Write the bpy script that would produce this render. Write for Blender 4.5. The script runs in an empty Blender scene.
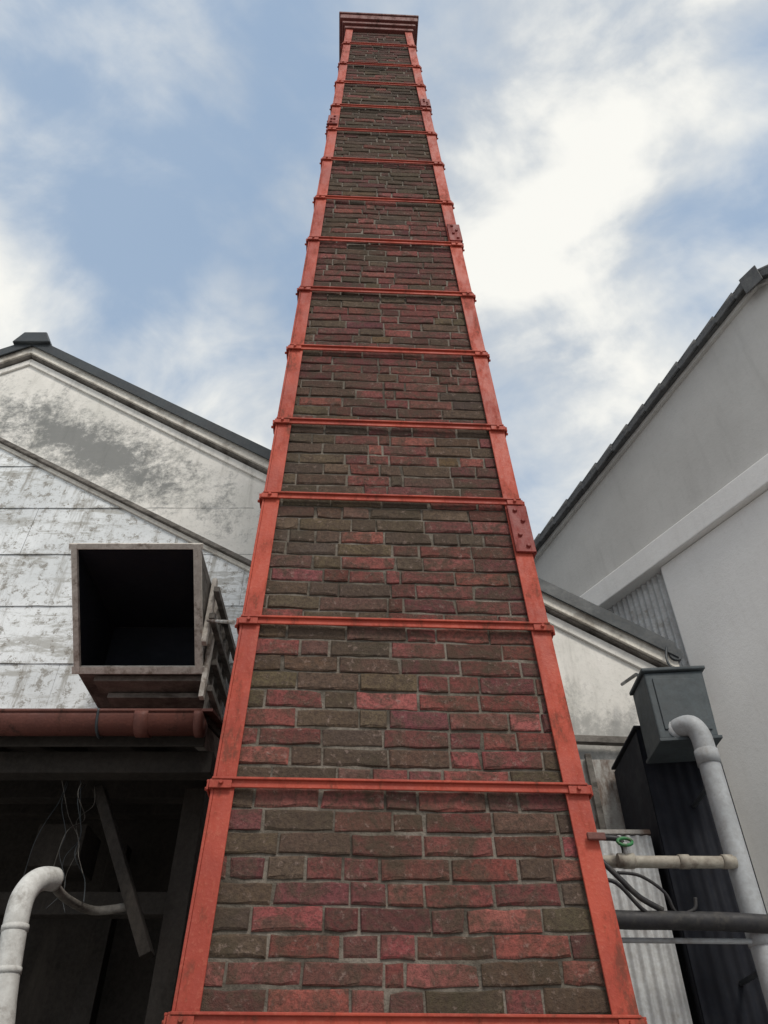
import bpy, bmesh, math, random
from mathutils import Vector, Matrix, noise as mnoise
random.seed(11)
scene = bpy.context.scene
R = math.radians
GZ = -1.6   # ground level (eye height is z = 0)

# ------------------------------------------------------------------ node helpers
def new_mat(name):
    m = bpy.data.materials.new(name); m.use_nodes = True
    nt = m.node_tree
    b = nt.nodes.get("Principled BSDF")
    b.inputs["Specular IOR Level"].default_value = .3
    return m, nt, b
def L(nt, a, b): nt.links.new(a, b)
def coord(nt, kind="Object", scale=(1,1,1), loc=(0,0,0), rot=(0,0,0)):
    tc = nt.nodes.new("ShaderNodeTexCoord"); mp = nt.nodes.new("ShaderNodeMapping")
    mp.inputs["Scale"].default_value = scale; mp.inputs["Location"].default_value = loc
    mp.inputs["Rotation"].default_value = rot
    L(nt, tc.outputs[kind], mp.inputs["Vector"]); return mp.outputs["Vector"]
def noise(nt, vec, scale=5, detail=6, rough=.6, dist=0):
    n = nt.nodes.new("ShaderNodeTexNoise")
    n.inputs["Scale"].default_value = scale; n.inputs["Detail"].default_value = min(detail,6)
    n.inputs["Roughness"].default_value = rough; n.inputs["Distortion"].default_value = dist
    L(nt, vec, n.inputs["Vector"]); return n.outputs["Fac"]
def maprange(nt, v, a, b, c=0, d=1, smooth=True):
    n = nt.nodes.new("ShaderNodeMapRange")
    if smooth: n.interpolation_type = 'SMOOTHSTEP'
    for i, x in zip(("From Min","From Max","To Min","To Max"), (a,b,c,d)): n.inputs[i].default_value = x
    L(nt, v, n.inputs["Value"]); return n.outputs["Result"]
def math_(nt, op, a, b=None):
    n = nt.nodes.new("ShaderNodeMath"); n.operation = op
    for i, x in enumerate((a, b)):
        if x is None: continue
        if isinstance(x, (int, float)): n.inputs[i].default_value = x
        else: L(nt, x, n.inputs[i])
    return n.outputs[0]
def mix(nt, fac, a, b, blend='MIX'):
    n = nt.nodes.new("ShaderNodeMix"); n.data_type = 'RGBA'; n.blend_type = blend
    for s, x in ((n.inputs[0], fac), (n.inputs[6], a), (n.inputs[7], b)):
        if isinstance(x, (int, float)): s.default_value = x
        elif isinstance(x, tuple): s.default_value = (x[0], x[1], x[2], 1)
        else: L(nt, x, s)
    return n.outputs[2]
def bump(nt, bsdf, h, strength=.4, dist=.01):
    n = nt.nodes.new("ShaderNodeBump"); n.inputs["Strength"].default_value = strength
    n.inputs["Distance"].default_value = dist
    L(nt, h, n.inputs["Height"]); L(nt, n.outputs["Normal"], bsdf.inputs["Normal"])

def weathered(name, c1, c2, dirt, scale=3, rough=.7, bstr=.3, dirt_lo=.52, dirt_hi=.7,
              streak=(1,1,1), metallic=0, fine=40, bdist=.005, dirt_amt=.9):
    m, nt, b = new_mat(name)
    v = coord(nt); vs = coord(nt, scale=streak, loc=(3.1,1.7,5.3))
    a = noise(nt, v, scale, 4, .6)
    col = mix(nt, maprange(nt, a, .35, .65), c1, c2)
    d = noise(nt, vs, scale*1.3, 6, .68)
    dm = maprange(nt, d, dirt_lo, dirt_hi, 0, dirt_amt)
    col = mix(nt, dm, col, dirt)
    f = noise(nt, v, fine, 4, .7)
    col = mix(nt, maprange(nt, f, .3, .7, 0, .35), col, dirt)
    L(nt, col, b.inputs["Base Color"])
    L(nt, maprange(nt, d, .3, .7, rough-.12, min(1, rough+.12)), b.inputs["Roughness"])
    b.inputs["Metallic"].default_value = metallic
    bump(nt, b, math_(nt, 'ADD', f, d), bstr, bdist)
    return m

# ------------------------------------------------------------------ materials
def brick_mat():
    m, nt, b = new_mat("brick")
    at = nt.nodes.new("ShaderNodeAttribute"); at.attribute_name = "bcol"
    v = coord(nt)
    n1 = noise(nt, v, 12, 6, .75, .6)
    n2 = noise(nt, v, 75, 5, .78)
    n3 = noise(nt, v, 2.3, 6, .72, .4)
    col = mix(nt, maprange(nt, n1, .42, .62, 0, .8), at.outputs["Color"], (.105,.074,.054))
    col = mix(nt, maprange(nt, n2, .38, .68, 0, .62), col, (.045,.032,.029))
    col = mix(nt, maprange(nt, n3, .50, .64, 0, .62), col, (.070,.056,.038))
    n4 = noise(nt, coord(nt, loc=(9,4,2)), 34, 6, .75)
    col = mix(nt, maprange(nt, n4, .56, .69, 0, .5), col, (.34,.25,.215))
    # soot: more of it higher up the shaft
    sp = nt.nodes.new("ShaderNodeSeparateXYZ"); L(nt, v, sp.inputs[0])
    so_ = math_(nt, 'MULTIPLY', maprange(nt, sp.outputs[2], 1.0, 8.5, .05, .62, False), maprange(nt, noise(nt, v, 1.7, 5, .7), .35, .6, .45, 1))
    col = mix(nt, so_, col, (.045,.036,.030))
    L(nt, col, b.inputs["Base Color"]); b.inputs["Roughness"].default_value = .95
    b.inputs["Specular IOR Level"].default_value = .15
    bump(nt, b, math_(nt, 'ADD', n1, math_(nt,'ADD',n2,n4)), .85, .009)
    return m
M_brick = brick_mat()
M_mortar = weathered("mortar", (.25,.215,.18), (.155,.132,.105), (.065,.054,.043), 5, .95, .8, .43, .64, fine=90, bdist=.01, dirt_amt=.85)
def paint_mat(name, c1, c2, rust, chalk=.22):
    m, nt, b = new_mat(name)
    v = coord(nt)
    a = noise(nt, v, 2.4, 5, .65)
    col = mix(nt, maprange(nt, a, .35, .65), c1, c2)
    d = noise(nt, coord(nt, scale=(1,1,.35)), 14, 6, .75)
    col = mix(nt, maprange(nt, d, .53, .68, 0, .85), col, rust)
    f = noise(nt, v, 90, 3, .6)
    col = mix(nt, maprange(nt, f, .5, .75, 0, chalk), col, (.55,.19,.12))
    L(nt, col, b.inputs["Base Color"])
    L(nt, maprange(nt, d, .4, .65, .55, .85), b.inputs["Roughness"])
    bump(nt, b, math_(nt, 'ADD', d, f), .5, .003)
    return m
M_iron = paint_mat("red_oxide_paint", (.43,.070,.040), (.30,.048,.031), (.14,.045,.03))
M_iron_dark = paint_mat("dark_red_paint", (.25,.038,.03), (.18,.03,.025), (.07,.03,.022), .1)
M_cap = paint_mat("cap_rusty_red", (.15,.04,.034), (.10,.033,.028), (.05,.03,.022), .1)
M_gutter = paint_mat("brown_gutter", (.15,.055,.043), (.11,.043,.035), (.05,.028,.022), .08)

def stucco(name, c1, c2, dirt, patch=None, streak_amt=.45):
    m, nt, b = new_mat(name)
    v = coord(nt)
    a = noise(nt, v, 1.1, 6, .65)
    col = mix(nt, maprange(nt, a, .35, .65), c1, c2)
    s = noise(nt, coord(nt, scale=(1,1,.12)), 7, 6, .7)
    col = mix(nt, maprange(nt, s, .50, .75, 0, streak_amt), col, dirt)
    f = noise(nt, v, 28, 6, .75)
    col = mix(nt, maprange(nt, f, .5, .75, 0, .4), col, dirt)
    if patch:
        g = noise(nt, v, 3.2, 6, .8, .3)
        g2 = noise(nt, v, 17, 6, .85)
        for (px, pz, rx, rz, ang, amt) in patch:
            tc = nt.nodes.new("ShaderNodeTexCoord")
            sub = nt.nodes.new("ShaderNodeVectorMath"); sub.operation='SUBTRACT'
            L(nt, tc.outputs["Object"], sub.inputs[0]); sub.inputs[1].default_value=(px,5,pz)
            ro = nt.nodes.new("ShaderNodeVectorRotate"); ro.rotation_type='Y_AXIS'
            ro.inputs["Angle"].default_value=ang; L(nt, sub.outputs[0], ro.inputs["Vector"])
            sc = nt.nodes.new("ShaderNodeVectorMath"); sc.operation='MULTIPLY'
            L(nt, ro.outputs[0], sc.inputs[0]); sc.inputs[1].default_value=(1/rx,.01,1/rz)
            ln = nt.nodes.new("ShaderNodeVectorMath"); ln.operation='LENGTH'
            L(nt, sc.outputs[0], ln.inputs[0])
            fall = math_(nt, 'MAXIMUM', math_(nt, 'SUBTRACT', 1.0, ln.outputs["Value"]), -.7)
            tot = math_(nt, 'ADD', math_(nt,'MULTIPLY',fall,.24), math_(nt,'ADD',math_(nt,'MULTIPLY',g,.6),math_(nt,'MULTIPLY',g2,.4)))
            col = mix(nt, maprange(nt, tot, .50, .69, 0, amt), col, (.15,.158,.158))
    L(nt, col, b.inputs["Base Color"]); b.inputs["Roughness"].default_value=.95
    b.inputs["Specular IOR Level"].default_value=.1
    bump(nt, b, math_(nt,'ADD',f,a), .35, .006)
    return m
M_stucco = stucco("old_stucco", (.82,.80,.76), (.66,.65,.61), (.30,.29,.26),
                  patch=[(-2.75,5.28,1.9,.50,R(-30),.85),(.9,2.4,1.8,.4,0,.55)], streak_amt=.6)
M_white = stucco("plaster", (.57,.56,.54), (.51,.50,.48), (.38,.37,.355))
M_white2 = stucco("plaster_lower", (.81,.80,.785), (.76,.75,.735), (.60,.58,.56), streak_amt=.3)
M_cream = weathered("painted_board", (.80,.77,.70), (.70,.67,.61), (.32,.29,.25), 3, .85, .3, .5,.7)
M_darkmetal = weathered("dark_roof_metal", (.042,.052,.06), (.034,.04,.047), (.09,.09,.085), 4, .5, .2, .6,.8)
M_tile = weathered("roof_tile", (.085,.088,.094), (.055,.057,.062), (.17,.17,.16), 6, .7, .5, .52,.75)
M_darkwood = weathered("dark_timber", (.030,.025,.022), (.019,.016,.014), (.07,.06,.052), 5, .9, .5, .5,.8, streak=(1,1,.2))  # dark brown wood, set near black to deepen the shed's shade
M_greywood = weathered("grey_timber", (.24,.22,.20), (.15,.14,.125), (.06,.053,.047), 9, .9, .6, .45,.65, streak=(.3,.3,1))
M_framewood = weathered("weathered_frame", (.74,.70,.64), (.60,.56,.51), (.24,.19,.15), 9, .85, .6, .5,.68)
M_black = weathered("blue_black", (.006,.008,.015), (.009,.011,.018), (.015,.015,.018), 5, .8, .2)  # even blue-black for the hood interior and alley sheets
def peel_mat():
    m, nt, b = new_mat("peeling_white_sheet")
    v = coord(nt)
    a = noise(nt, v, 1.5, 5, .6)
    col = mix(nt, maprange(nt, a, .35, .65), (.80,.83,.85), (.64,.67,.69))
    h = noise(nt, coord(nt, scale=(.5,1,2.2)), 3.2, 6, .78, .3)
    col = mix(nt, maprange(nt, h, .50, .61, 0, .75), col, (.36,.355,.33))
    s = noise(nt, coord(nt, scale=(1,1,.10), loc=(2,0,1)), 9, 6, .75)
    col = mix(nt, maprange(nt, s, .48, .64, 0, .7), col, (.27,.255,.225))
    f = noise(nt, v, 11, 6, .84)
    col = mix(nt, maprange(nt, f, .525, .61, 0, .75), col, (.20,.18,.15))
    f2 = noise(nt, v, 60, 4, .7)
    col = mix(nt, maprange(nt, f2, .5, .75, 0, .3), col, (.3,.29,.27))
    L(nt, col, b.inputs["Base Color"]); b.inputs["Roughness"].default_value=.85
    b.inputs["Specular IOR Level"].default_value=.15
    bump(nt, b, math_(nt,'ADD',f,f2), .3, .003)
    return m
M_peel = peel_mat()
M_galv = weathered("galvanised", (.55,.57,.58), (.45,.46,.47), (.24,.21,.18), 5, .6, .2, .55,.75, metallic=.05)
M_galvbox = weathered("grey_box_metal", (.072,.09,.10), (.055,.068,.076), (.035,.035,.035), 4, .6, .15, .6,.8)
M_rusty = weathered("rusty_sheet", (.52,.52,.50), (.34,.33,.31), (.14,.09,.065), 4, .8, .5, .48,.6, streak=(1,1,.3))
M_pvc = weathered("grey_pvc", (.42,.44,.46), (.36,.38,.40), (.22,.21,.20), 5, .6, .08, .52,.75)
M_wrap = weathered("white_pipe_wrap", (.66,.66,.64), (.55,.55,.53), (.25,.23,.21), 6, .7, .4, .5,.7)
M_beige = weathered("beige_pipe", (.42,.39,.33), (.34,.31,.26), (.14,.11,.09), 8, .6, .2, .5,.7)
M_hose = weathered("black_hose", (.025,.025,.03), (.02,.02,.022), (.07,.065,.06), 12, .6, .2)
M_green, nt, b = new_mat("green_handle"); b.inputs["Roughness"].default_value=.5
L(nt, mix(nt, maprange(nt, noise(nt, coord(nt), 40, 4, .6), .4, .7), (.03,.18,.06), (.07,.10,.05)), b.inputs["Base Color"])
M_ground = weathered("pale_ground", (.38,.37,.35), (.32,.31,.295), (.2,.195,.185), 1.2, .9, .5, .5,.7)  # unseen ground, kept pale to bounce light upward

# ------------------------------------------------------------------ geometry helpers
def empty(name, loc=(0,0,0), rz=0):
    e = bpy.data.objects.new(name, None); scene.collection.objects.link(e)
    e.location = loc; e.rotation_euler[2] = rz; e.empty_display_size = .3; return e
def mk(name, verts, faces, mat, parent=None, smooth=False):
    me = bpy.data.meshes.new(name); me.from_pydata([tuple(v) for v in verts], [], faces)
    bm = bmesh.new(); bm.from_mesh(me); bmesh.ops.recalc_face_normals(bm, faces=bm.faces); bm.to_mesh(me); bm.free()
    if smooth:
        for p in me.polygons: p.use_smooth = True
    ob = bpy.data.objects.new(name, me); scene.collection.objects.link(ob)
    me.materials.append(mat)
    if parent: ob.parent = parent
    return ob
def bev(ob, w):
    md = ob.modifiers.new("bevel", 'BEVEL'); md.width = w; md.segments = 2; md.limit_method='ANGLE'; return ob
BOXF = [(0,1,3,2),(4,6,7,5),(0,4,5,1),(2,3,7,6),(0,2,6,4),(1,5,7,3)]
def box(name, lo, hi, mat, parent=None, bw=.004):
    v = [(x,y,z) for x in (lo[0],hi[0]) for y in (lo[1],hi[1]) for z in (lo[2],hi[2])]
    ob = mk(name, v, BOXF, mat, parent)
    if bw: bev(ob, bw)
    return ob
def beam(name, p1, p2, w, h, mat, parent=None, up=(0,0,1), bw=.003):
    p1=Vector(p1); p2=Vector(p2); d=(p2-p1).normalized(); u=Vector(up)
    s=d.cross(u).normalized(); u=s.cross(d).normalized()
    v=[p+s*a*w/2+u*c*h/2 for p in (p1,p2) for a in (-1,1) for c in (-1,1)]
    ob=mk(name,v,BOXF,mat,parent)
    if bw: bev(ob,bw)
    return ob
def prism(name, prof, ax, a, b, mat, parent=None, bw=0):
    n=len(prof); v=[]
    for t in (a,b):
        for p in prof: v.append((t,p[0],p[1]) if ax=='x' else (p[0],t,p[1]))
    f=[tuple(range(n)), tuple(range(2*n-1,n-1,-1))]+[(i,(i+1)%n,n+(i+1)%n,n+i) for i in range(n)]
    ob=mk(name,v,f,mat,parent)
    if bw: bev(ob,bw)
    return ob
def tube(name, pts, r, mat, parent=None, seg=16, sub=0, caps=True):
    P=[Vector(p) for p in pts]
    if sub:
        Q=[]
        for i in range(len(P)-1):
            p0=P[max(i-1,0)];p1=P[i];p2=P[i+1];p3=P[min(i+2,len(P)-1)]
            for k in range(sub):
                t=k/sub
                Q.append(.5*((2*p1)+(p2-p0)*t+(2*p0-5*p1+4*p2-p3)*t*t+(-p0+3*p1-3*p2+p3)*t**3))
        Q.append(P[-1]); P=Q
    rr = r if isinstance(r,(list,tuple)) else [r]*len(P)
    v=[];f=[]
    d0=(P[1]-P[0]).normalized(); u=d0.orthogonal().normalized()
    for i,p in enumerate(P):
        d=(P[min(i+1,len(P)-1)]-P[max(i-1,0)]).normalized()
        u=(u-d*u.dot(d)).normalized(); w=d.cross(u)
        for k in range(seg):
            a=2*math.pi*k/seg; v.append(p+(u*math.cos(a)+w*math.sin(a))*rr[i])
    for i in range(len(P)-1):
        for k in range(seg): f.append((i*seg+k,i*seg+(k+1)%seg,(i+1)*seg+(k+1)%seg,(i+1)*seg+k))
    if caps: f.append(tuple(range(seg))); f.append(tuple((len(P)-1)*seg+k for k in range(seg)))
    ob=mk(name,v,f,mat,parent)
    for p in ob.data.polygons: p.use_smooth = len(p.vertices)==4
    return ob
def corrugated(name, x0, x1, y, z0, z1, mat, parent=None, pitch=.076, amp=.009, res=8):
    n=int((x1-x0)/pitch*res); v=[];f=[]
    for i in range(n+1):
        x=x0+(x1-x0)*i/n; yy=y+amp*math.sin(2*math.pi*(x-x0)/pitch)
        v += [(x,yy,z0),(x,yy,z1)]
    for i in range(n): f.append((2*i,2*i+2,2*i+3,2*i+1))
    return mk(name,v,f,mat,parent,smooth=True)

# ------------------------------------------------------------------ ground
bm=bmesh.new(); bmesh.ops.create_grid(bm,x_segments=8,y_segments=8,size=400)
me=bpy.data.meshes.new("ground"); bm.to_mesh(me); bm.free()
g=bpy.data.objects.new("ground",me); g.location=(0,0,GZ); scene.collection.objects.link(g); me.materials.append(M_ground)

# ------------------------------------------------------------------ CHIMNEY
A0=.612; SL=.0308; CY=3.018
chim=empty("brick_chimney",(.040,CY,0),R(2.5))
def hw(z): return A0-SL*z
def cx(z): return -.0118*z
def FP(k,u,n,z):
    h=hw(z)+n
    x,y=u,-h
    for _ in range(k): x,y=-y,x
    return (x+cx(z),y,z)
ZT=9.20
cv=[];r=-.007
for z in (GZ-.05,ZT):
    for k in range(4):
        cv.append(FP(k,-(hw(z)+r),r,z))
mk("mortar_core",cv,[(0,1,5,4),(1,2,6,5),(2,3,7,6),(3,0,4,7),(4,5,6,7),(3,2,1,0)],M_mortar,chim)
bv=[];bf=[];bc=[]
def brick_col(k,u,z):
    n=mnoise.noise(Vector((u*1.6+k*7.3,z*.55,3.3)))+.6*mnoise.noise(Vector((u*3+k*3,z*2.6,8)))
    red=.68+n*.9-(.10 if z>3.5 else 0)-(.08 if z<.3 else 0)
    j=lambda s: random.uniform(1-s,1+s)
    t=random.random()
    if t<red:
        c=random.choice([(.28,.080,.072),(.24,.074,.066),(.19,.066,.058),(.33,.105,.092),(.15,.060,.052),(.22,.078,.070),(.18,.062,.062)])
    elif t<red+.004: c=(.20,.125,.065)
    else:
        c=random.choice([(.13,.092,.062),(.15,.104,.072),(.105,.078,.06),(.12,.09,.06),(.15,.085,.065)])
    q=j(.25)
    return (c[0]*q,c[1]*q*j(.08),c[2]*q*j(.08))
def add_brick(k,u0,u1,z0,z1):
    s=.003
    jt=lambda s=s: random.uniform(-s,s)
    nf=random.uniform(-.003,.003); be=random.uniform(.002,.005)
    tl=random.uniform(-.002,.002)
    m = 5 if u1-u0>.13 else 3
    dz=jt(.0015)
    wav=lambda u,z: .007*mnoise.noise(Vector((u*2.2+k*5,z*1.1,1.7)))
    outer=[(u0+(u1-u0)*i/(m-1)+(jt() if 0<i<m-1 else jt(.002)), z0+jt()+dz) for i in range(m)]
    outer+=[(u1-(u1-u0)*i/(m-1)+(jt() if 0<i<m-1 else jt(.002)), z1+jt()+dz) for i in range(m)]
    outer=[(u,z+wav(u,(z0+z1)/2)) for (u,z) in outer]
    if random.random()<.12:
        ci=random.choice([0,m-1,m,2*m-1]); u,z=outer[ci]
        outer[ci]=(u+(.007 if u<(u0+u1)/2 else -.007), z+(.005 if ci<m else -.005))
    N=2*m; b0=len(bv)
    for (u,z) in outer: bv.append(FP(k,u,-.03,z))
    for (u,z) in outer: bv.append(FP(k,u,nf-be,z))
    um=(u0+u1)/2
    for i,(u,z) in enumerate(outer):
        e=be*random.uniform(.5,2.4)
        uu=u
        if i in (0,2*m-1): uu=u+e
        if i in (m-1,m): uu=u-e
        zz=z+(e if i<m else -e)
        bv.append(FP(k,uu,nf+tl*(u-um)/(u1-u0)*2+jt(.0008),zz))
    c=brick_col(k,um,(z0+z1)/2)
    fs=[]
    for i in range(m-1):
        fs.append((b0+2*N+i,b0+2*N+i+1,b0+2*N+(N-2-i),b0+2*N+(N-1-i)))
    for i in range(N):
        j=(i+1)%N
        fs.append((b0+N+i,b0+N+j,b0+2*N+j,b0+2*N+i)); fs.append((b0+i,b0+j,b0+N+j,b0+N+i))
    for q in fs: bf.append(q); bc.append(c)
def fill(k,a,b,z0,z1,hdr):
    u=a; first=True
    while u<b-.02:
        if first and hdr: l=random.choice([.10,.06,.15])
        else: l=.215 if random.random()<.68 else .11
        first=False
        l*=random.uniform(.93,1.06)
        e=min(u+l,b)
        if b-e<.06: e=b
        g1=random.uniform(.003,.006)
        hj=random.uniform(.004,.0058)
        add_brick(k,u+g1,e-g1,z0+hj,z1-hj)
        u=e
z=GZ; row=0
while z+.07<ZT:
    CH=.0695+random.uniform(-.003,.003)
    for k in range(4):
        h=hw(z+CH)-.004
        if random.random()<.5:
            c=-.03+random.uniform(-.035,.035)
            fill(k,-h,c,z,z+CH,row%2); fill(k,c,h,z,z+CH,random.random()<.5)
        else: fill(k,-h,h,z,z+CH,row%2)
    z+=CH; row+=1
me=bpy.data.meshes.new("bricks"); me.from_pydata(bv,[],bf)
at=me.attributes.new("bcol",'FLOAT_COLOR','FACE')
at.data.foreach_set("color",[x for c in bc for x in (c[0],c[1],c[2],1)])
ob=bpy.data.objects.new("bricks",me); scene.collection.objects.link(ob); me.materials.append(M_brick); ob.parent=chim

class Coll:
    def __init__(s): s.v=[];s.f=[]
    def fbox(s,k,u0,u1,n0,n1,z0,z1,rel=False):
        b=len(s.v)
        for z in (z0,z1):
            for n in (n0,n1):
                for u in (u0,u1):
                    uu = u if not rel else (hw(z)+u if rel==1 else -hw(z)+u)
                    s.v.append(FP(k,uu,n,z))
        for q in ((0,1,3,2),(4,6,7,5),(0,4,5,1),(2,3,7,6),(0,2,6,4),(1,5,7,3)): s.f.append(tuple(b+i for i in q))
    def disc(s,k,u,n0,n1,z,r,seg=8):
        b=len(s.v)
        for n in (n0,n1):
            rr = r if n==n0 else r*.75
            for i in range(seg):
                a=2*math.pi*i/seg; s.v.append(FP(k,u+rr*math.cos(a),n,z+rr*math.sin(a)))
        for i in range(seg): s.f.append((b+i,b+(i+1)%seg,b+seg+(i+1)%seg,b+seg+i))
        s.f.append(tuple(b+seg+i for i in range(seg)))
    def out(s,name,mat,bw=.003):
        o=mk(name,s.v,s.f,mat,chim)
        if bw: bev(o,bw)
        return o
corner=Coll(); bands=Coll(); bolts=Coll(); splice=Coll()
bz=[-.92,-.29,.349,.983,1.612,2.269,2.767,3.376,3.973,4.577,5.178,5.836,6.419,6.957,7.546,8.071,8.695]
for k in range(4):
    zz=[GZ]+[b_ for b_ in bz]+[ZT]
    for a,b_ in zip(zz[:-1],zz[1:]):
        corner.fbox(k,-.054,.0195,.010,.019,a+.0005,b_,rel=1)
        corner.fbox(k,-.0095,.054,.0095,.0185,a+.0005,b_,rel=-1)
    for i,b_ in enumerate(bz):
        t=.016 if b_<5 else .014
        dz=random.uniform(-.004,.004)
        bands.fbox(k,-hw(b_)-.021,hw(b_)+.021,.0195,.027,b_-t+dz,b_+t+dz)
        bands.fbox(k,-hw(b_)-.018,hw(b_)+.018,.0275,.037,b_+t-.009+dz,b_+t-.001+dz)
        for sgn in (-1,1):
            rel=1 if sgn>0 else -1
            u0,u1=(-.045,.025) if sgn>0 else (-.025,.045)
            bands.fbox(k,u0,u1,.0275,.034,b_-t*1.3+dz,b_+t*.4+dz,rel=rel)
            bolts.disc(k,sgn*(hw(b_)-.012),.034,.044,b_+dz-.004,.008)
corner.out("corner_angle_irons",M_iron,.002); bands.out("iron_bands",M_iron,.002); bolts.out("bolts",M_iron,0)
for (sg,z0,z1) in ((1,1.98,2.24),(1,4.62,4.84),(-1,6.52,6.70),(1,7.02,7.18)):
    splice.fbox(0,*((-.050,.033) if sg>0 else (-.033,.050)),.0225,.034,z0,z1,rel=sg)
    splice.fbox(1 if sg>0 else 3,*((-.032,.05) if sg>0 else (-.05,.032)),.0225,.034,z0,z1,rel=-sg)
    for q,zz in enumerate((z0+.03,z0+.09,z1-.09,z1-.03)):
        du=-.02 if q%2 else .005
        splice.disc(0,sg*(hw(zz)+du),.034,.044,zz,.011)
        splice.disc(1 if sg>0 else 3,-sg*(hw(zz)-.01),.034,.046,zz,.011)
splice.out("splice_plates",M_iron_dark,.002)
lug=Coll(); lug.fbox(0,-.02,.036,.0275,.042,.82,.842,rel=1); lug.out("rusty_lug",M_gutter)
cap=Coll()
def ring(z0,z1,o):
    b=len(cap.v)
    for z in (z0,z1):
        for k in range(4):
            h=hw(ZT)+o; 
            x,y=-h,-h
            for _ in range(k): x,y=-y,x
            cap.v.append((x+cx(z),y,z))
    for q in ((0,1,5,4),(1,2,6,5),(2,3,7,6),(3,0,4,7),(4,5,6,7),(3,2,1,0)): cap.f.append(tuple(b+i for i in q))
ring(ZT,ZT+.07,.035); ring(ZT+.073,ZT+.14,.060); ring(ZT+.143,ZT+.26,.085); ring(ZT+.263,ZT+.30,.098)
cap.out("chimney_cap",M_cap,.006)

# ------------------------------------------------------------------ GABLED WAREHOUSE
wh=empty("gabled_warehouse")
RX=-3.72; XR=2.10; XL=2*RX-XR
def rl(x): return 4.44-.645*(x if x>=RX else 2*RX-x)
def ll(x): return 3.15-.583*(x if x>=RX else 2*RX-x)
prism("stucco_wall",[(XL,GZ),(XR,GZ),(XR,rl(XR)-.12),(RX,rl(RX)-.12),(XL,rl(XL)-.12)],'y',5.0,5.12,M_stucco,wh)
box("side_wall",(XR-.12,5.121,GZ),(XR-.003,9,rl(XR)-.16),M_stucco,wh,0)
def rake_strip(name,off0,off1,y0,y1,mat,f=rl,xa=None,xb=None,bw=.003):
    xb = XR+.05 if xb is None else xb
    prism(name,[(RX,f(RX)-off0),(xb,f(xb)-off0),(xb,f(xb)-off1),(RX,f(RX)-off1)],'y',y0,y1,mat,wh,bw)
    xl=2*RX-xb
    prism(name+"_far",[(RX-.002,f(RX)-off0),(xl,f(xl)-off0),(xl,f(xl)-off1),(RX-.002,f(RX)-off1)],'y',y0,y1,mat,wh,bw)
rake_strip("roof",.0,.075,4.895,9.0,M_darkmetal)
rake_strip("roof_fascia",-.02,.11,4.88,4.894,M_darkmetal,bw=.004)
rake_strip("barge_board",.078,.19,4.915,4.995,M_cream)
rake_strip("barge_shadow_strip",.192,.210,4.94,4.996,M_greywood)  # dark strip standing in for the shadow line below the barge board
rake_strip("stucco_cornice",.225,.31,4.975,4.997,M_stucco)
prism("ridge_cap",[(RX-.20,rl(RX)-.10),(RX-.12,rl(RX)+.07),(RX+.12,rl(RX)+.07),(RX+.20,rl(RX)-.10)],'y',4.84,9.0,M_darkmetal,wh,.01)
LR=.35; LLx=2*RX-LR
prism("lower_gable_wall",[(LLx,GZ),(LR,GZ),(LR,ll(LR)-.05),(RX,ll(RX)-.05),(LLx,ll(LLx)-.05)],'y',4.84,4.97,M_peel,wh)
rake_strip("lower_rake_board",.0,.042,4.78,4.96,M_greywood,f=ll,xb=LR)
rake_strip("lower_rake_trim",.044,.085,4.81,4.85,M_cream,f=ll,xb=LR)
vv=[];ff=[]
PH=.50; z0=2.36; r_=0
while z0<5.4:
    z1=z0+PH
    x=-7.2+(r_%2)*.62
    while x<LR-.05:
        w=1.22; xa=x+.0015; xb=min(x+w-.0015,LR-.02)
        def top(xx): return min(z1+.004, ll(xx)-.088)
        if top(xa)>z0+.02 or top(xb)>z0+.02:
            ya=4.834-random.uniform(0,.002); yb=4.826-random.uniform(0,.005)
            n=12; b=len(vv)
            for i in range(n+1):
                xx=xa+(xb-xa)*i/n; t=max(top(xx),z0+.004)
                wv=.002*math.sin(i*1.7+r_)+random.uniform(-.001,.001)
                vv.append((xx,yb+wv,z0+random.uniform(-.002,.002))); vv.append((xx,ya+wv*.3,t))
            for i in range(n): ff.append((b+2*i,b+2*i+2,b+2*i+3,b+2*i+1))
        x+=w
    z0+=PH; r_+=1
o=mk("sheet_cladding",vv,ff,M_peel,wh)
sd=o.modifiers.new("s",'SOLIDIFY'); sd.thickness=.002; sd.offset=0
vv=[];ff=[]
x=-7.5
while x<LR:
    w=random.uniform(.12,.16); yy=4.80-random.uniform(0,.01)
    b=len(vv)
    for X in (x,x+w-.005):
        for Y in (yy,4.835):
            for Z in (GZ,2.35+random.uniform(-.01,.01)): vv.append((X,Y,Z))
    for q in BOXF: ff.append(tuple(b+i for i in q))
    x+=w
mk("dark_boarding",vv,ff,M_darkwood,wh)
for i,(xa,xb,za,zb,yy) in enumerate(((.36,.98,1.35,2.33,4.955),(.97,1.25,1.32,2.26,4.94),(1.24,1.60,1.38,2.20,4.95),(1.58,2.09,1.3,2.24,4.96))):
    box("rusty_patch_%d"%(i+1),(xa,yy,za),(xb,yy+.02,zb),M_rusty,wh,.003)
beam("sill_batten",(.36,4.93,2.37),(2.09,4.93,2.30),.05,.05,M_greywood,wh)
beam("nailed_batten",(1.15,4.915,1.4),(1.18,4.915,2.28),.06,.03,M_greywood,wh,up=(0,1,0))
beam("nailed_batten_b",(1.38,4.915,1.4),(1.36,4.915,2.22),.04,.03,M_greywood,wh,up=(0,1,0))
corrugated("corrugated_skirt",.36,1.475,4.36,GZ,1.50,M_galv,wh,.05,.007)
box("skirt_top_rail",(.36,4.35,1.505),(1.475,4.93,1.53),M_rusty,wh)
tube("eave_gutter_end",[(XR+.04,4.89,2.98),(XR+.04,8,2.98)],.05,M_darkmetal,wh)
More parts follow.
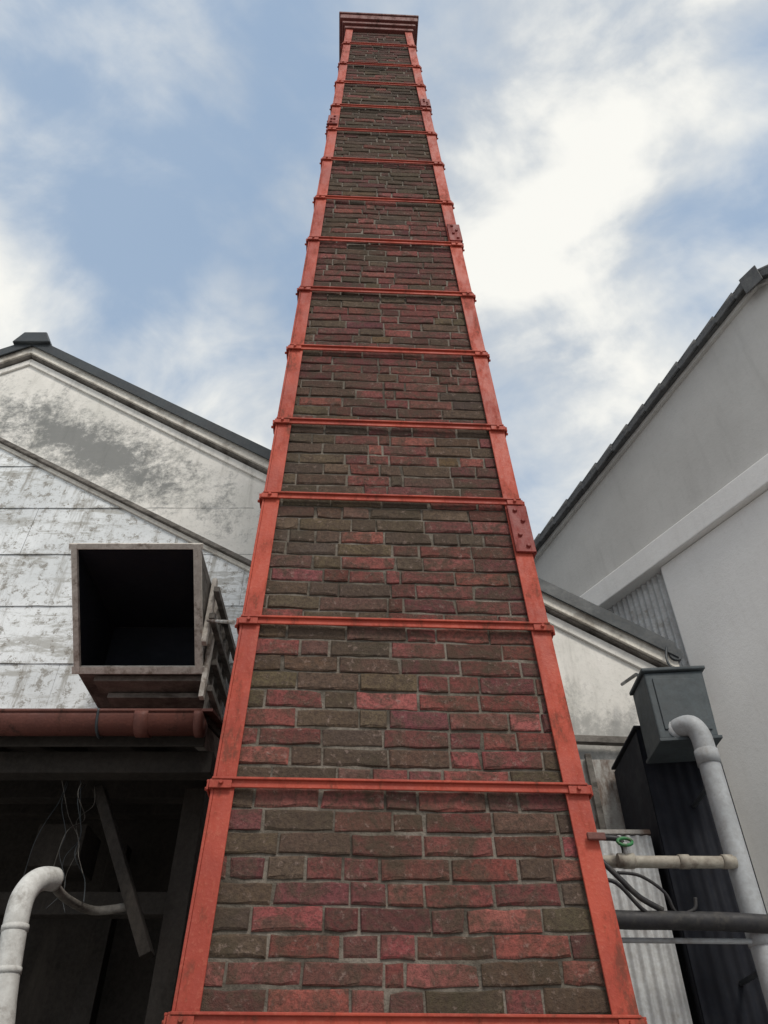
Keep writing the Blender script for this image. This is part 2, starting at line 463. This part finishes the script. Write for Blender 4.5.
tube("gutter_hook",[(2.07,4.86,3.02),(2.03,4.82,2.88),(2.07,4.81,2.78),(2.17,4.81,2.76)],.009,M_darkmetal,wh,8,6)

# ------------------------------------------------------------------ EXHAUST HOOD
hd=empty("exhaust_hood",(0,0,.02))
hx0,hx1=-1.89,-1.12
A=(3.62,2.96);B=(4.18,2.40);C=(4.80,2.40);D=(4.80,2.96)
for nm,xa,xb in (("side_a",hx0,hx0+.02),("side_b",hx1-.02,hx1)):
    prism(nm,[A,B,C,D],'x',xa,xb,M_greywood,hd,.002)
prism("top_panel",[(A[0],A[1]-.021),(A[0],A[1]-.001),(D[0],D[1]-.001),(D[0],D[1]-.021)],'x',hx0+.021,hx1-.021,M_greywood,hd)
prism("bottom_panel",[(B[0],B[1]+.001),(B[0]-.02,B[1]+.021),(C[0],C[1]+.021),(C[0],C[1]+.001)],'x',hx0+.021,hx1-.021,M_greywood,hd)
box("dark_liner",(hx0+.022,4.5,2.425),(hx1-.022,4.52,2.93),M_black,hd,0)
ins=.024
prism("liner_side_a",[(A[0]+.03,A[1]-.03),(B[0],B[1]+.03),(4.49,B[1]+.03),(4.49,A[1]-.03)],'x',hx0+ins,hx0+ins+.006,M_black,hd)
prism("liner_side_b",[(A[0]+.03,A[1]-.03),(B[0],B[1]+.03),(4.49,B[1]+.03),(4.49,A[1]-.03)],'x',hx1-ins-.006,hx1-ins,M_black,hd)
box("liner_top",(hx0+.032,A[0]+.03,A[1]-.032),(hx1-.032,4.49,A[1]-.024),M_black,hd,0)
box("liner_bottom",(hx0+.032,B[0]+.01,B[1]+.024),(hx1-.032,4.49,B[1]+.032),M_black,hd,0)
nrm=Vector((0,-1,-1)).normalized()
fo=nrm*.014
def fr(nm,x0,t0,x1,t1,w,off=0):
    pa=Vector((x0,A[0]+(B[0]-A[0])*t0,A[1]+(B[1]-A[1])*t0))+fo+nrm*off
    pb=Vector((x1,A[0]+(B[0]-A[0])*t1,A[1]+(B[1]-A[1])*t1))+fo+nrm*off
    return beam(nm,pa,pb,w,.03,M_framewood,hd,up=tuple(nrm))
fr("frame_top",hx0-.02,.02,hx1+.02,.02,.036); fr("frame_bottom",hx0-.02,.98,hx1+.02,.98,.046)
fr("frame_left",hx0+.012,.0,hx0+.012,1,.036,.004); fr("frame_right",hx1-.012,0,hx1-.012,1,.046,.004)
for i in range(4):
    y0=4.22+i*.13
    box("under_slat_%d"%(i+1),(hx0+.10+i*.06,y0,2.36-i*.045),(hx1+.03,y0+.16,2.395-i*.045),M_greywood,hd,.004)
for i in range(5):
    y0=4.02+i*.16
    zt=2.98-.01*i; zb=2.50 if i==0 else 2.28-.06*i
    beam("side_batten_%d"%(i+1),(hx1+.025,y0,zb),(hx1+.025,y0,zt),.05,.03,M_framewood if i<2 else M_greywood,hd,up=(1,0,0))
for i,zz in enumerate((2.86,2.66,2.48,2.3,2.14)):
    beam("side_rail_%d"%(i+1),(hx1+.06,3.95 if zz>2.5 else 4.2,zz),(hx1+.06,4.79,zz),.035,.04,M_greywood,hd)
tube("iron_tie_rod",[(-.57,2.45,1.61),(-1.07,3.92,2.60)],.008,M_rusty,hd,8)

# ------------------------------------------------------------------ LEAN-TO SHED
sh=empty("lean_to_shed")
SX0,SX1=-4.2,-.80
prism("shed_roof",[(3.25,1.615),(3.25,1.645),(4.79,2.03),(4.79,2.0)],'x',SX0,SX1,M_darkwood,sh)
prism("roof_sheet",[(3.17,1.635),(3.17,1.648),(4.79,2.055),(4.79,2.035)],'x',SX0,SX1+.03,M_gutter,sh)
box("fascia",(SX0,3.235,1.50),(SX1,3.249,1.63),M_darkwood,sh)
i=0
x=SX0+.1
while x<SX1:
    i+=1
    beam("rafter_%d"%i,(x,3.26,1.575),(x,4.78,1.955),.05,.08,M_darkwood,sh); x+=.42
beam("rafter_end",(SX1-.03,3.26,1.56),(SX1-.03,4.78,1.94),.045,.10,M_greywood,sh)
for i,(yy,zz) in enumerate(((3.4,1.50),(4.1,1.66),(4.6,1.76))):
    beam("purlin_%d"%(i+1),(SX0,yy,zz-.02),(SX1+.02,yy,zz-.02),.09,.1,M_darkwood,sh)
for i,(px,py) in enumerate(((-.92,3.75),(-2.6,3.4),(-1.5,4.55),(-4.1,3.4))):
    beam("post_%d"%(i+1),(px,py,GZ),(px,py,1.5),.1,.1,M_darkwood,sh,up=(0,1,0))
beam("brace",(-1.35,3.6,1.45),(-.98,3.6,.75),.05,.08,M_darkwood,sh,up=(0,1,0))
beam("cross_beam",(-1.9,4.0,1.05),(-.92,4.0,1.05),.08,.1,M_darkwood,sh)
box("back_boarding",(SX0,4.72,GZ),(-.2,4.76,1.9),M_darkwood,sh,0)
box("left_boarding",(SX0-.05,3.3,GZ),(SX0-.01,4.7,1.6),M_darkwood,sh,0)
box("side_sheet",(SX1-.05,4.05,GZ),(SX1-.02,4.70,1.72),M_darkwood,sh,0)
box("hanging_cabinet",(-1.72,3.9,1.20),(-1.48,4.15,1.40),M_darkwood,sh)
gt=empty("rain_gutter")
def half_round(name,x0,x1,r,cy,cz,t,mat,par):
    pr=[]
    n=14
    for i in range(n+1):
        a=math.pi+math.pi*i/n; pr.append((cy+r*math.cos(a),cz+r*math.sin(a)*1.15))
    for i in range(n,-1,-1):
        a=math.pi+math.pi*i/n; pr.append((cy+(r-t)*math.cos(a),cz+(r-t)*math.sin(a)*1.15))
    v=[]
    m=len(pr)
    for X in (x0,x1):
        for p in pr: v.append((X,p[0],p[1]))
    f=[(i,(i+1)%m,m+(i+1)%m,m+i) for i in range(m)]
    k=n+1
    for i in range(n): 
        f.append((i,i+1,2*k-2-i,2*k-1-i)); f.append((m+i,m+i+1,m+2*k-2-i,m+2*k-1-i))
    return mk(name,v,f,mat,par,smooth=True)
half_round("trough",SX0,-.80,.068,3.16,1.595,.004,M_gutter,gt)
tube("front_lip",[(SX0,3.093,1.598),(-.80,3.093,1.598)],.008,M_gutter,gt,10)
half_round("coupling",-1.09,-1.03,.074,3.16,1.595,.005,M_gutter,gt)
half_round("coupling_b",-1.98,-1.92,.074,3.16,1.595,.005,M_gutter,gt)
half_round("end_collar",-.83,-.795,.074,3.16,1.595,.072,M_gutter,gt)
for i,x in enumerate((-1.25,-1.7,-2.3,-2.9,-3.5)):
    tube("bracket_%d"%(i+1),[(x,3.235,1.60),(x,3.20,1.53),(x,3.16,1.51),(x,3.11,1.535),(x,3.086,1.605)],.006,M_darkmetal,gt,6,5)
pp=empty("insulated_pipe",(.015,0,0))
tube("pipe_body",[(-1.16,2.95,GZ),(-1.20,2.95,.0),(-1.275,2.95,.55),(-1.30,2.95,.76),(-1.30,2.98,.84),(-1.285,3.03,.885),(-1.265,3.10,.905)],.042,M_wrap,pp,18,6)
for i,(a,zz) in enumerate(((-1.278,.57),(-1.257,.40),(-1.294,.70),(-1.229,.2))):
    tube("wrap_joint_%d"%(i+1),[(a+.001,2.95,zz-.010),(a-.001,2.95,zz+.010)],.045,M_wrap,pp,18)
cd=empty("conduit",(-.02,0,0))
tube("conduit_tube",[(-1.24,3.09,.905),(-1.27,3.35,.91),(-1.23,3.6,.925),(-1.08,3.6,.94)],.018,M_greywood,cd,12,5)
cb=empty("loose_cables",(-.08,0,0))
for i in range(7):
    x=-1.5+random.uniform(0,.25); pts=[(x,3.5+random.uniform(-.06,.06),1.45)]
    zc=1.45
    for j in range(5):
        zc-=random.uniform(.07,.13); x+=random.uniform(-.05,.06)
        pts.append((x,3.5+random.uniform(-.05,.05),zc))
    tube("cable_%d"%(i+1),pts,random.choice([.0015,.0025]),M_greywood if i%2 else M_darkmetal,cb,6,6)

# ------------------------------------------------------------------ PLASTERED BUILDING (right)
pb=empty("plastered_house",(1.63,6.34,0),R(-60))
SP=3.14; ZI=5.15; ZP=ZI+.246*SP
def rz(s): return ZI+.246*s if s<=SP else ZP-.62*(s-SP)
S0=-.6;S1=5.2
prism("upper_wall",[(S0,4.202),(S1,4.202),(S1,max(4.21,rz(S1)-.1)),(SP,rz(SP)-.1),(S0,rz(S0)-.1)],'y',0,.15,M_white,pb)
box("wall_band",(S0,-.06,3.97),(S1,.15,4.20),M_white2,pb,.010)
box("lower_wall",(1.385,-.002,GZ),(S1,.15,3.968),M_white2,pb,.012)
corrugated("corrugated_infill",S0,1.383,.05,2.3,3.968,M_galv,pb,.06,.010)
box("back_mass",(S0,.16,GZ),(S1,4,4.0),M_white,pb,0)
prism("roof",[(S0-.2,rz(S0-.2)-.075),(SP,rz(SP)-.075),(SP,rz(SP)-.03),(S0-.2,rz(S0-.2)-.03)],'y',-.07,4,M_tile,pb)
prism("roof_near",[(SP+.001,rz(SP)-.075),(S1+.3,rz(S1+.3)-.075),(S1+.3,rz(S1+.3)-.03),(SP+.001,rz(SP)-.03)],'y',-.07,4,M_tile,pb)
prism("soffit_trim",[(S0,rz(S0)-.12),(SP,rz(SP)-.12),(SP,rz(SP)-.078),(S0,rz(S0)-.078)],'y',-.035,-.001,M_white,pb)
prism("soffit_trim_near",[(SP+.001,rz(SP)-.12),(S1,rz(S1)-.12),(S1,rz(S1)-.078),(SP+.001,rz(SP)-.078)],'y',-.035,-.001,M_white,pb)
s=S0-.2;i=0
while s<S1:
    i+=1
    e=s+.235
    up_=s<SP
    if s<SP and e>SP: e=SP
    w=random.uniform(-.004,.004)
    beam("verge_tile_%d"%i,(s,-.085+w,rz(s)-(.060 if up_ else .04)),(e,-.085+w,rz(e)-(.04 if up_ else .060)),.022,.065,M_tile,pb,bw=.006)
    tube("verge_roll_%d"%i,[(s,-.055,rz(s)-.010),(e+.01,-.055,rz(e)+.004)],[.036,.046] if up_ else [.046,.036],M_tile,pb,12)
    s=e
tube("ridge_tile",[(SP,-.06,ZP+.0),(SP,4,ZP+.0)],.05,M_tile,pb,14)
box("ridge_end",(SP-.07,-.112,ZP-.20),(SP+.10,-.10,ZP+.01),M_tile,pb,.004)

# ------------------------------------------------------------------ alley objects
al=empty("black_alley_cladding")  # black cladding; its colour also stands in for the dark of the alley
corrugated("front_sheet",1.51,1.96,4.30,GZ,2.10,M_black,al,.065,.006)
box("side_sheet",(1.51,4.315,GZ),(1.525,4.9,2.09),M_black,al,0)
box("side_sheet_b",(1.945,4.315,GZ),(1.96,4.9,2.09),M_black,al,0)
box("cap_sheet",(1.495,4.29,2.105),(1.975,4.9,2.12),M_black,al)
eb=empty("ventilation_box",(.045,0,-.015))
prism("housing",[(1.48,1.91),(1.81,1.93),(1.83,2.34),(1.48,2.32)],'y',4.00,4.27,M_galvbox,eb,.008)
prism("lid",[(1.465,2.323),(1.845,2.343),(1.845,2.365),(1.465,2.345)],'y',3.98,4.28,M_galvbox,eb,.006)
box("door_panel",(1.52,3.992,1.965),(1.785,3.999,2.285),M_galvbox,eb,.004)
beam("bottom_flange",(1.47,4.13,1.898),(1.82,4.13,1.918),.30,.018,M_galvbox,eb)
for i,x in enumerate((1.6,1.72)):
    tube("bracket_leg_%d"%(i+1),[(x,4.2,2.37),(x+.02,4.5,2.6),(x+.05,4.9,2.75)],.012,M_darkmetal,eb,8)
dp=empty("downpipe",(-.07,0,0))
tube("pipe",[(1.69,4.06,1.95),(1.72,4.0,1.96),(1.765,3.95,1.95),(1.795,3.94,1.89),(1.80,3.94,1.80),(1.80,3.94,1.6),(1.80,3.94,.4),(1.80,3.94,GZ)],.056,M_pvc,dp,24,5)
for i,zz in enumerate((1.76,.9,.0)):
    tube("socket_%d"%(i+1),[(1.80,3.94,zz-.04),(1.80,3.94,zz+.04)],.0615,M_pvc,dp,24)
    beam("clip_%d"%(i+1),(1.80,3.99,zz-.12),(1.80,4.3,zz-.12),.02,.02,M_darkmetal,dp)
tube("elbow_socket",[(1.685,4.06,1.948),(1.715,4.01,1.958)],.061,M_pvc,dp,24)
wp=empty("water_pipe")
tube("main",[(.75,3.9,1.22),(1.70,3.9,1.215)],.028,M_beige,wp,16)
for i,x in enumerate((1.18,1.45,1.66)): tube("coupling_%d"%(i+1),[(x-.025,3.9,1.218),(x+.025,3.9,1.218)],.033,M_beige,wp,16)
tube("small_pipe",[(.75,3.92,.885),(2.0,3.92,.875)],.012,M_pvc,wp,10)
tube("riser",[(1.17,3.9,1.22),(1.17,3.9,1.30),(1.12,3.9,1.33),(.8,3.9,1.33)],.014,M_hose,wp,10,4)
vl=empty("gate_valve",(.07,0,0))
tube("valve_body",[(1.05,3.86,1.21),(1.13,3.86,1.21)],.034,M_beige,vl,12)
tube("valve_stem",[(1.09,3.86,1.21),(1.09,3.82,1.28)],.010,M_galv,vl,8)
bm_pts=[(1.09+.035*math.cos(a),3.82+.01*math.sin(a),1.285+.02*math.sin(a)) for a in [i*math.pi/6 for i in range(13)]]
tube("valve_handle",bm_pts,.008,M_green,vl,8)
hs=empty("rubber_hose")
tube("hose",[(.8,3.86,.99),(1.05,3.86,.955),(1.3,3.86,.95),(1.55,3.86,.945),(1.75,3.88,.94),(1.95,4.0,.96)],.040,M_hose,hs,16,6)
tube("hose_branch",[(1.04,3.84,1.2),(1.10,3.82,1.12),(1.18,3.83,1.04),(1.28,3.85,.99)],.014,M_hose,hs,8,6)
tube("hose_branch_b",[(.99,3.84,1.12),(1.08,3.82,1.10),(1.17,3.83,1.0),(1.22,3.85,.97)],.010,M_hose,hs,8,6)
tube("hose_branch_c",[(1.10,3.84,1.15),(1.2,3.82,1.13),(1.3,3.83,1.06),(1.34,3.85,.98),(1.42,3.84,.99),(1.44,3.84,1.04)],.008,M_hose,hs,8,6)

# ------------------------------------------------------------------ SKY + SUN
SUN_EL=R(50); SUN_AZ_DIR=Vector((.35,-.85,0)).normalized()
world=bpy.data.worlds.new("World"); scene.world=world; world.use_nodes=True
nt=world.node_tree; bg=nt.nodes["Background"]
sky=nt.nodes.new("ShaderNodeTexSky"); sky.sky_type='NISHITA'; sky.sun_disc=False
sky.sun_elevation=SUN_EL; sky.sun_rotation=math.atan2(SUN_AZ_DIR.x,SUN_AZ_DIR.y)
sky.air_density=1.0; sky.dust_density=1.5
tc=nt.nodes.new("ShaderNodeTexCoord"); sp=nt.nodes.new("ShaderNodeSeparateXYZ"); L(nt,tc.outputs["Generated"],sp.inputs[0])
zz=math_(nt,'ADD',math_(nt,'MAXIMUM',sp.outputs[2],0.0),.45)
cbn=nt.nodes.new("ShaderNodeCombineXYZ")
L(nt,math_(nt,'DIVIDE',sp.outputs[0],zz),cbn.inputs[0]); L(nt,math_(nt,'DIVIDE',sp.outputs[1],zz),cbn.inputs[1])
mp=nt.nodes.new("ShaderNodeMapping"); mp.inputs["Location"].default_value=(2.3,.9,0); mp.inputs["Rotation"].default_value=(0,0,.5)
mp.inputs["Scale"].default_value=(1.05,1.3,1)
L(nt,cbn.outputs[0],mp.inputs["Vector"])
c1=noise(nt,mp.outputs[0],2.1,5,.53,.4)
c2=noise(nt,mp.outputs[0],7.0,6,.60,.3)
c3=noise(nt,mp.outputs[0],1.9,3,.5,.2)
cs=math_(nt,'ADD',math_(nt,'MULTIPLY',c1,.74),math_(nt,'MULTIPLY',c2,.26))
mask=maprange(nt,cs,.38,.56,.08,.97)
cl=mix(nt,maprange(nt,c3,.38,.60),(5.6,6.0,6.4),(8.0,8.1,7.9))
cl=mix(nt,maprange(nt,cs,.49,.60,0,.85),cl,(10.0,9.8,9.1))
base=mix(nt,.65,sky.outputs[0],(3.9,5.4,7.4))
L(nt,mix(nt,mask,base,cl),bg.inputs["Color"]); bg.inputs["Strength"].default_value=.105
sun=bpy.data.lights.new("sun",'SUN'); sun.energy=2.2; sun.angle=R(16); sun.color=(1,.94,.85)
so=bpy.data.objects.new("sun",sun); scene.collection.objects.link(so)
sd=Vector((SUN_AZ_DIR.x*math.cos(SUN_EL),SUN_AZ_DIR.y*math.cos(SUN_EL),math.sin(SUN_EL)))
so.rotation_euler=(-sd).to_track_quat('-Z','Y').to_euler(); so.location=(3,-6,12)

# ------------------------------------------------------------------ CAMERA
cam=bpy.data.cameras.new("camera"); co=bpy.data.objects.new("camera",cam); scene.collection.objects.link(co)
cam.sensor_fit='VERTICAL'; cam.sensor_height=24; cam.lens=24*769/1024; cam.clip_end=2000; cam.clip_start=.05
co.location=(0,0,0); co.rotation_euler=(R(90+41.8),0,0)
scene.camera=co
scene.view_settings.view_transform='Standard'; scene.view_settings.look='None'; scene.view_settings.exposure=0
